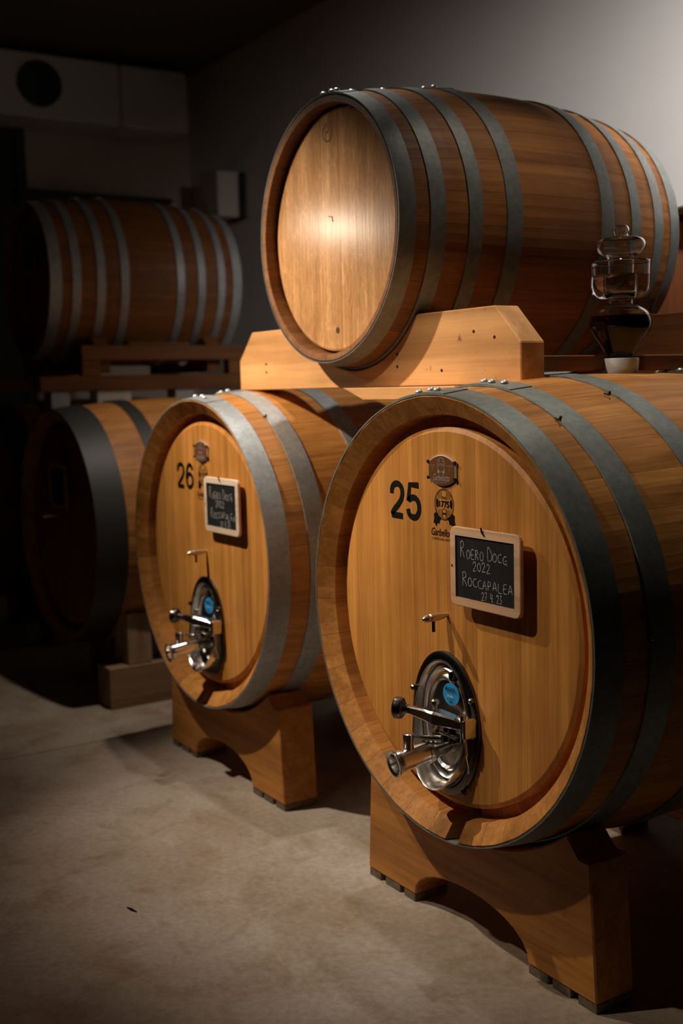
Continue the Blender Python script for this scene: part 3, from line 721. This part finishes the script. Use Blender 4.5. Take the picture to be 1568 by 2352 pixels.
# ------------------------------------------------------------ cradles of the big casks
def cradle(cx, y0, zc, thick, label, mat, cr=.612, name='cask_cradle', htop=.365, hw0=.485, hw1=.462, depth2=None, pads=True, group=None):
    b = (cx, y0+thick/2, 0)
    t = empty(name, b, label, 'cradle', group)
    z0 = .024 if pads else 0
    poly = [(-hw0, z0), (-.243, z0)]
    A = 14
    for k in range(1, A):     # arch underneath
        a = PI*k/A; q = -math.cos(a); poly.append((.243*q, z0+.105*math.sin(a)**.9))
    poly += [(.243, z0), (hw0, z0), (hw1, htop)]
    # saddle
    zr = zc
    a0 = math.asin(min(.999, (hw1-.035)/cr)); 
    xs = [(hw1-.035)-2*(hw1-.035)*k/20 for k in range(21)]
    for xx in xs: poly.append((xx, zr-math.sqrt(cr*cr-xx*xx)))
    poly += [(-hw1, htop)]
    # keep the saddle rim consistent with the horns
    mb = MB()
    V0 = [(cx+x, y0, z) for x, z in poly]
    mb.prism([(cx+x, min(z, htop) if abs(x) > hw1-.05 and z > .1 else z) for x, z in poly], y0, y0+thick)
    mb.build('saddle_beam', mat, t, b, bevel=.004)
    if pads:
        for (xa, xb) in ((-.483, -.423), (-.398, -.322), (-.302, -.246), (.243, .315), (.330, .395), (.420, .484)):
            MB().box(cx+xa, cx+xb, y0+.002, y0+thick-.004, 0, .0242, .002).build('foot_pad', M_conc_pad, t, b)
    return t
cradle(0, .104, Z25, .125, 'largest arched cradle of brown wood, at right front under the nearest cask', M_cradle)
cradle(0, .95, Z25, .125, 'rear cradle in the dark under the back of the nearest cask', M_cradle)
cradle(X26, .145, Z26, .14, 'middle arched cradle of brown wood, under the cask with brushed steel hoops', M_cradle)
cradle(X26, 1.0, Z26, .125, 'hidden rear cradle behind the middle arched cradle', M_cradle)

# ------------------------------------------------------------ upper cask and its pine cradle
XT, YT, ZT, RT, LT = -.817, .2025, 1.989, .413, 1.172
H_TOP = [(0, .054), (.100, .150), (.228, .275), (.362, .420)]
H_TOP = H_TOP+[(LT-b_, LT-a_) for a_, b_ in H_TOP[::-1]]
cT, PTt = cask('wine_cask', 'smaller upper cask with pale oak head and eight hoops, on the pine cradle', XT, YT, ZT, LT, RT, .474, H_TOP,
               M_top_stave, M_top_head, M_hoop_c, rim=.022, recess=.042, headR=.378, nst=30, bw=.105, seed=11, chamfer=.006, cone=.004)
def tp(x, y, z): return (x, y-LT/2, z+.474)
yy = .0412
# faint burnt brand at the top of the head, knots and bung hole at the bottom
bm_ = MB(); n = 20
for k0, k1, cx_, cz_ in ((.030, .026, -.03, .315), (.018, .015, -.025, .30), (.012, .009, -.035, .325)):
    bm_.add([tp(cx_+k0*math.cos(2*PI*i/n), yy, cz_+k0*math.sin(2*PI*i/n)) for i in range(n)]+[tp(cx_+k1*math.cos(2*PI*i/n), yy, cz_+k1*math.sin(2*PI*i/n)) for i in range(n)], [(i, (i+1) % n, (i+1) % n+n, i+n) for i in range(n)])
bm_.build('burnt_brand', plain('burnt_mark', (.30, .13, .05), .6), cT)
MB().lathe([(0, .011), (.0015, .010)], tp(.005, .0425, -.313), (0, -1, 0), 16).build('tap_plug', plain('dark_plug', (.10, .035, .012), .6), cT)
cm = MB()
for (xa, za, xb, zb) in ((-.035, .052, -.012, .049), (-.012, .049, -.008, .032)):
    cm.tube([tp(xa, yy, za), tp(xb, yy, zb)], .0012, 5)
cm.build('surface_crack', plain('crack', (.16, .06, .02), .8), cT)

b = (-.817, .40, 1.490)
tc = empty('pine_cradle', b, 'pale pine cradle under the upper cask, bridging casks 25 and 26', 'cradle')
def saddle(y0, y1, nm='saddle_beam', ext=0, mat=None):
    RSH = .425+.025*((y0-YT)/.2)**.5
    poly = [(-1.633, 1.490), (-.002, 1.490), (-.002, 1.603), (-.108, 1.706)]
    xr = math.sqrt(RSH**2-(ZT-1.706)**2)
    for k in range(17):
        xx = xr-2*xr*k/16; poly.append((XT+xx, ZT-math.sqrt(RSH**2-xx*xx)))
    poly += [(-1.527, 1.706), (-1.633, 1.603)]
    MB().prism(poly, y0, y1).build(nm, mat or M_pine, tc, b, bevel=.003)
saddle(.310, .395); saddle(1.14, 1.225, mat=M_shadex)
for xa in (-.075, -1.62): MB().box(xa, xa+.06, .395, 1.14, 1.522, 1.566, .003).build('side_rail', M_darkwood, tc, b)
for (sx, sz) in ((-.575, 1.590), (-.575, 1.552), (-1.42, 1.585), (-1.42, 1.555), (-.20, 1.640), (-.11, 1.62), (-.35, 1.535)):
    MB().lathe([(0, .005), (.0012, .0045)], (sx, .3098, sz), (0, -1, 0), 10).build('screw_hole', M_nail, tc, b)
tb = empty('support_board', (-.65, .26, 1.44), 'narrow board wedged under the pine cradle between the two casks', 'board')
MB().prism([(-.69, 1.450), (-.22, 1.450), (-.22, 1.4895), (-.81, 1.4895)], .255, .308).build('plank', M_pine, tb, (-.65, .26, 1.44), bevel=.003)

# ------------------------------------------------------------ glass fermentation bung on cask 25
b = (0, .68, 1.513)
ta = empty('glass_airlock', b, 'glass bubbler airlock holding dark wine, standing on top of cask 25', 'airlock')
def lz(prof, name, mat, seg=40, cap=False, par=ta):
    m = MB().lathe([(z-1.5, rr) for rr, z in prof], (0, .68, 1.5), (0, 0, 1), seg, True, cap)
    o = m.build(name, mat, par, b, weld=True)
    return o
lz([(.0, 1.500), (.048, 1.500), (.052, 1.553), (.051, 1.556), (.036, 1.556), (.030, 1.54), (0, 1.54)], 'silicone_bung', M_sil)
def shell(outer, t):
    inn = [(max(r_-t, .0005), z) for r_, z in reversed(outer)]
    return outer+inn+[outer[0]]
def sm_prof(P, k=4):
    out = []
    P = [Vector(p) for p in P]
    for i in range(len(P)-1):
        p0 = P[max(i-1, 0)]; p1 = P[i]; p2 = P[i+1]; p3 = P[min(i+2, len(P)-1)]
        for q in range(k):
            t_ = q/k; v = .5*((2*p1)+(p2-p0)*t_+(2*p0-5*p1+4*p2-p3)*t_*t_+(3*p1-p0-3*p2+p3)*t_**3); out.append((v.x, v.y))
    out.append((P[-1].x, P[-1].y)); return out
bulb = sm_prof([(.030, 1.548), (.041, 1.568), (.060, 1.600), (.082, 1.632), (.088, 1.655), (.078, 1.684), (.055, 1.700), (.036, 1.706), (.035, 1.722)])
lz(shell(bulb, .0022), 'glass_bulb', M_glass)
wp = [(max(r_-.0011, .001), z) for r_, z in bulb if z < 1.674]
lz([(0.0005, wp[0][1])]+wp+[(wp[-1][0], 1.674), (.0005, 1.674)], 'wine_fill', M_wine)
lz(shell(sm_prof([(.035, 1.722), (.060, 1.724), (.078, 1.738), (.083, 1.762), (.083, 1.795), (.084, 1.826)]), .0025), 'glass_cup', M_glass)
lz([(.001, 1.725), (.058, 1.725), (.0765, 1.739), (.0815, 1.762), (.0815, 1.787), (.001, 1.787)], 'water_fill', M_water)
lz(shell(sm_prof([(.036, 1.742), (.037, 1.80), (.040, 1.838), (.060, 1.848), (.070, 1.868), (.060, 1.888), (.030, 1.893), (.020, 1.900), (.024, 1.912), (.018, 1.924), (.003, 1.928)]), .0022), 'glass_bell', M_glass)

# ------------------------------------------------------------ far casks in the dark
H_OLD = [(0, .145), (.30, .37), (L25-.37, L25-.30), (L25-.145, L25)]
X3, Y3, Z3 = -3.2, .06, .838
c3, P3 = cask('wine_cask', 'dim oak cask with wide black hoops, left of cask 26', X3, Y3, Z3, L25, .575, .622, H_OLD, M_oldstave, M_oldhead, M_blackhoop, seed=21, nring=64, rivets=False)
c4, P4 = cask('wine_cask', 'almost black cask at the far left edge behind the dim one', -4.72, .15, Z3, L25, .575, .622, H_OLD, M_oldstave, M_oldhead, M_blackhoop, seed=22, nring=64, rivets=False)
chalkboard(None, X3-.09, X3+.15, .93, 1.15, Y3+.008, 'dim chalkboard hanging on the black-hooped cask', wood('dim_frame', (.45, .26, .13), 0), 0, False)
b = (X3+.02, Y3, 1.19)
MB().lathe([(0, .035), (.006, .033)], (X3+.03, Y3+.030, 1.205), (0, -1, 0), 20).build('makers_plaque', M_brown, c3, (X3, Y3+L25/2, Z3-.622))
tpz = MB().lathe([(0, .007), (.07, .008), (.075, .004)], (X3-.08, Y3+.035, .885), (0, -1, 0), 12).build('sample_tap', M_brass, c3, (X3, Y3+L25/2, Z3-.622))
MB().lathe([(0, .005), (.03, .005)], (X3-.08, Y3-.005, .885), (0, 0, -1), 10).build('tap_spout', M_steel_dark, tpz, (X3, Y3+L25/2, Z3-.622))

XU, YU, ZU, RU, RBU = -3.98, .215, 2.115, .418, .47
LU = 1.12
H_UP = [(0, .06), (.115, .16), (.245, .29), (.375, .42)]
H_UP = H_UP+[(LU-b_, LU-a_) for a_, b_ in H_UP[::-1]]
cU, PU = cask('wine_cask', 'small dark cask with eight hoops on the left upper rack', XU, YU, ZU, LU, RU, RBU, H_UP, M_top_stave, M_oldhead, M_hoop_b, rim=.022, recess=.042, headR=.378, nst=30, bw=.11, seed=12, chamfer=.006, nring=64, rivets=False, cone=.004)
chalkboard(None, XU-.13, XU+.10, 2.15, 2.33, YU+.02, 'barely visible dark chalkboard on the small upper left cask', wood('dim_frame_2', (.3, .17, .09), 0), 0, False)

# rear upper cask against the back wall
M_shadewood = wood('shade_dark_wood', (.07, .03, .012), 1, .7, .3)  # stand's wood colour darkened to carry the shade at the rear
M_shadestave = wood('shade_dark_stave', (.10, .04, .012), 1, .6, .3)  # shade on the rear cask put into its stave colour
XR, YR, ZR = -.50, 1.52, 1.715
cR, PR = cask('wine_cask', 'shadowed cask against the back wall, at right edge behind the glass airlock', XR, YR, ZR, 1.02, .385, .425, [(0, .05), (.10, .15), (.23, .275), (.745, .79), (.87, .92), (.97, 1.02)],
              M_shadestave, M_oldhead, M_hoop_c, rim=.022, recess=.042, headR=.35, nst=30, bw=.11, seed=14, chamfer=.006, nring=64, rivets=False, cone=.004)
b = (XR, 2.03, 0)
t = empty('cask_stand', b, 'dark wooden stand under the shadowed rear cask', 'stand')
for yy_ in (1.62, 2.34):
    MB().prism([(XR-.36, 1.24), (XR+.36, 1.24), (XR+.36, 1.36)]+[(XR+.34*math.cos(PI*k/12), ZR-math.sqrt(.432**2-(.34*math.cos(PI*k/12))**2)) for k in range(13)]+[(XR-.36, 1.36)], yy_, yy_+.08).build('saddle_beam', M_shadewood, t, b)
for xa in (XR-.36, XR+.28): MB().box(xa, xa+.08, 1.58, 2.50, 1.16, 1.24).build('side_rail', M_shadewood, t, b)
for xa in (XR-.36, XR+.28):
    for ya in (1.60, 2.40): MB().box(xa, xa+.08, ya, ya+.08, 0, 1.16).build('stand_leg', M_shadewood, t, b)

# cradle of the left upper cask
b = (XU, .86, 1.585)
tr = empty('cask_rack', b, 'dark wooden rack with side rails under the small left upper cask', 'rack')
for xa in (-3.56, -4.46):
    MB().box(xa, xa+.07, .34, 1.30, 1.665, 1.745, .003).build('side_rail', M_darkwood, tr, b)
    for ya in (.34, 1.20): MB().box(xa, xa+.07, ya, ya+.10, 1.585, 1.665, .003).build('rack_leg', M_darkwood, tr, b)
def small_saddle(y0):
    poly = [(-4.39, 1.665), (-3.56, 1.665), (-3.56, 1.745)]; cr = RBU+.01
    xr = math.sqrt(cr*cr-(ZU-1.80)**2); poly.append((XU+xr, 1.80))
    for k in range(1, 12):
        xx = xr-2*xr*k/12
        zz = ZU-math.sqrt(cr*cr-xx*xx); poly.append((XU+xx, max(zz, 1.60)))
    poly += [(XU-xr, 1.80), (-4.39, 1.745)]
    poly = [(x_, 1.60 if z_ == 1.665 else z_) for x_, z_ in poly]
    MB().prism(poly, y0, y0+.08).build('saddle_beam', M_darkwood, tr, b)
small_saddle(.44); small_saddle(1.1)
MB().box(-3.60, -3.53, .62, .98, 1.745, 1.765, .002).build('wedge_strip', M_darkwood, tr, b)
for xa, lb in ((-3.60, 'long brown bearer beam nearest the camera under the left rack'), (-4.50, 'long brown bearer beam on the far side under the left rack')):
    t = empty('bearer_beam', (xa+.07, .8, 1.505), lb, 'beam')
    MB().box(xa, xa+.14, .10, 1.62, 1.505, 1.585, .004).build('beam', M_darkwood, t, (xa+.07, .8, 1.505))
for (ya, yb, mt, lb) in ((.41, .60, M_white, 'off-white block between the bearer beam and the dim cask'), (.86, .97, M_grey, 'pale grey block under the bearer beam beside cask 26'), (.16, .26, M_grey, 'dim grey block at the front end under the bearer beam')):
    xb_ = -3.475; rr = .575+.047*(1-abs(((ya+yb)/2-Y3-.68)/.68)**2.1)
    zb = Z3+math.sqrt(rr*rr-(xb_-.05-X3)**2)+.003
    t = empty('spacer_block', (xb_-.05, (ya+yb)/2, zb), lb, 'block')
    MB().box(xb_-.12, xb_, ya, yb, zb, 1.505, .003).build('block', mt, t, (xb_-.05, (ya+yb)/2, zb))

# timber and wedge beside the dim cask
t = empty('timber_sleeper', (-2.78, .6, 0), 'grey-brown timber sleeper on the floor beside the dim cask', 'timber')
MB().box(-2.865, -2.70, .118, 1.30, 0, .20, .004).build('sleeper', M_greywood, t, (-2.78, .6, 0))
t = empty('timber_wedge', (-2.80, .25, .20), 'pale wooden wedge block standing on the timber sleeper', 'wedge')
MB().prism([(-2.90, .202), (-2.705, .202), (-2.715, .445), (-2.825, .445)], .22, .34).build('wedge_block', wood('pale_timber', (.42, .29, .18), 2), t, (-2.80, .25, .20), bevel=.004)
cradle(X3-.02, .32, Z3, .10, 'low dark cradle under the dim black-hooped cask', M_darkwood, cr=.622, htop=.30, hw0=.31, hw1=.31, pads=False)
cradle(-4.72, .35, Z3, .10, 'dark cradle under the almost black far cask', M_darkwood, cr=.622, pads=False)

# splinter on the floor
t = MB().tube([(-.70, -.60, .002), (-.675, -.595, .004), (-.655, -.588, .002)], [.0015, .003, .001], 6).build('wood_splinter', M_nail)
tag(t, 'tiny dark splinter lying on the open concrete floor', 'splinter')

GROUPS = {'wine_cask': 'oak wine casks stacked in the cellar', 'chalkboard': 'small chalkboards hung on the cask heads', 'cask_cradle': 'arched cradles under the large casks',
          'spacer_block': 'blocks under the left bearer beam', 'bearer_beam': 'bearer beams under the left rack', 'cooling_unit': 'cooling units on the left wall'}
for o in bpy.data.objects:
    if o.parent is None and o.name.split('.')[0] in GROUPS: o['group'] = GROUPS[o.name.split('.')[0]]
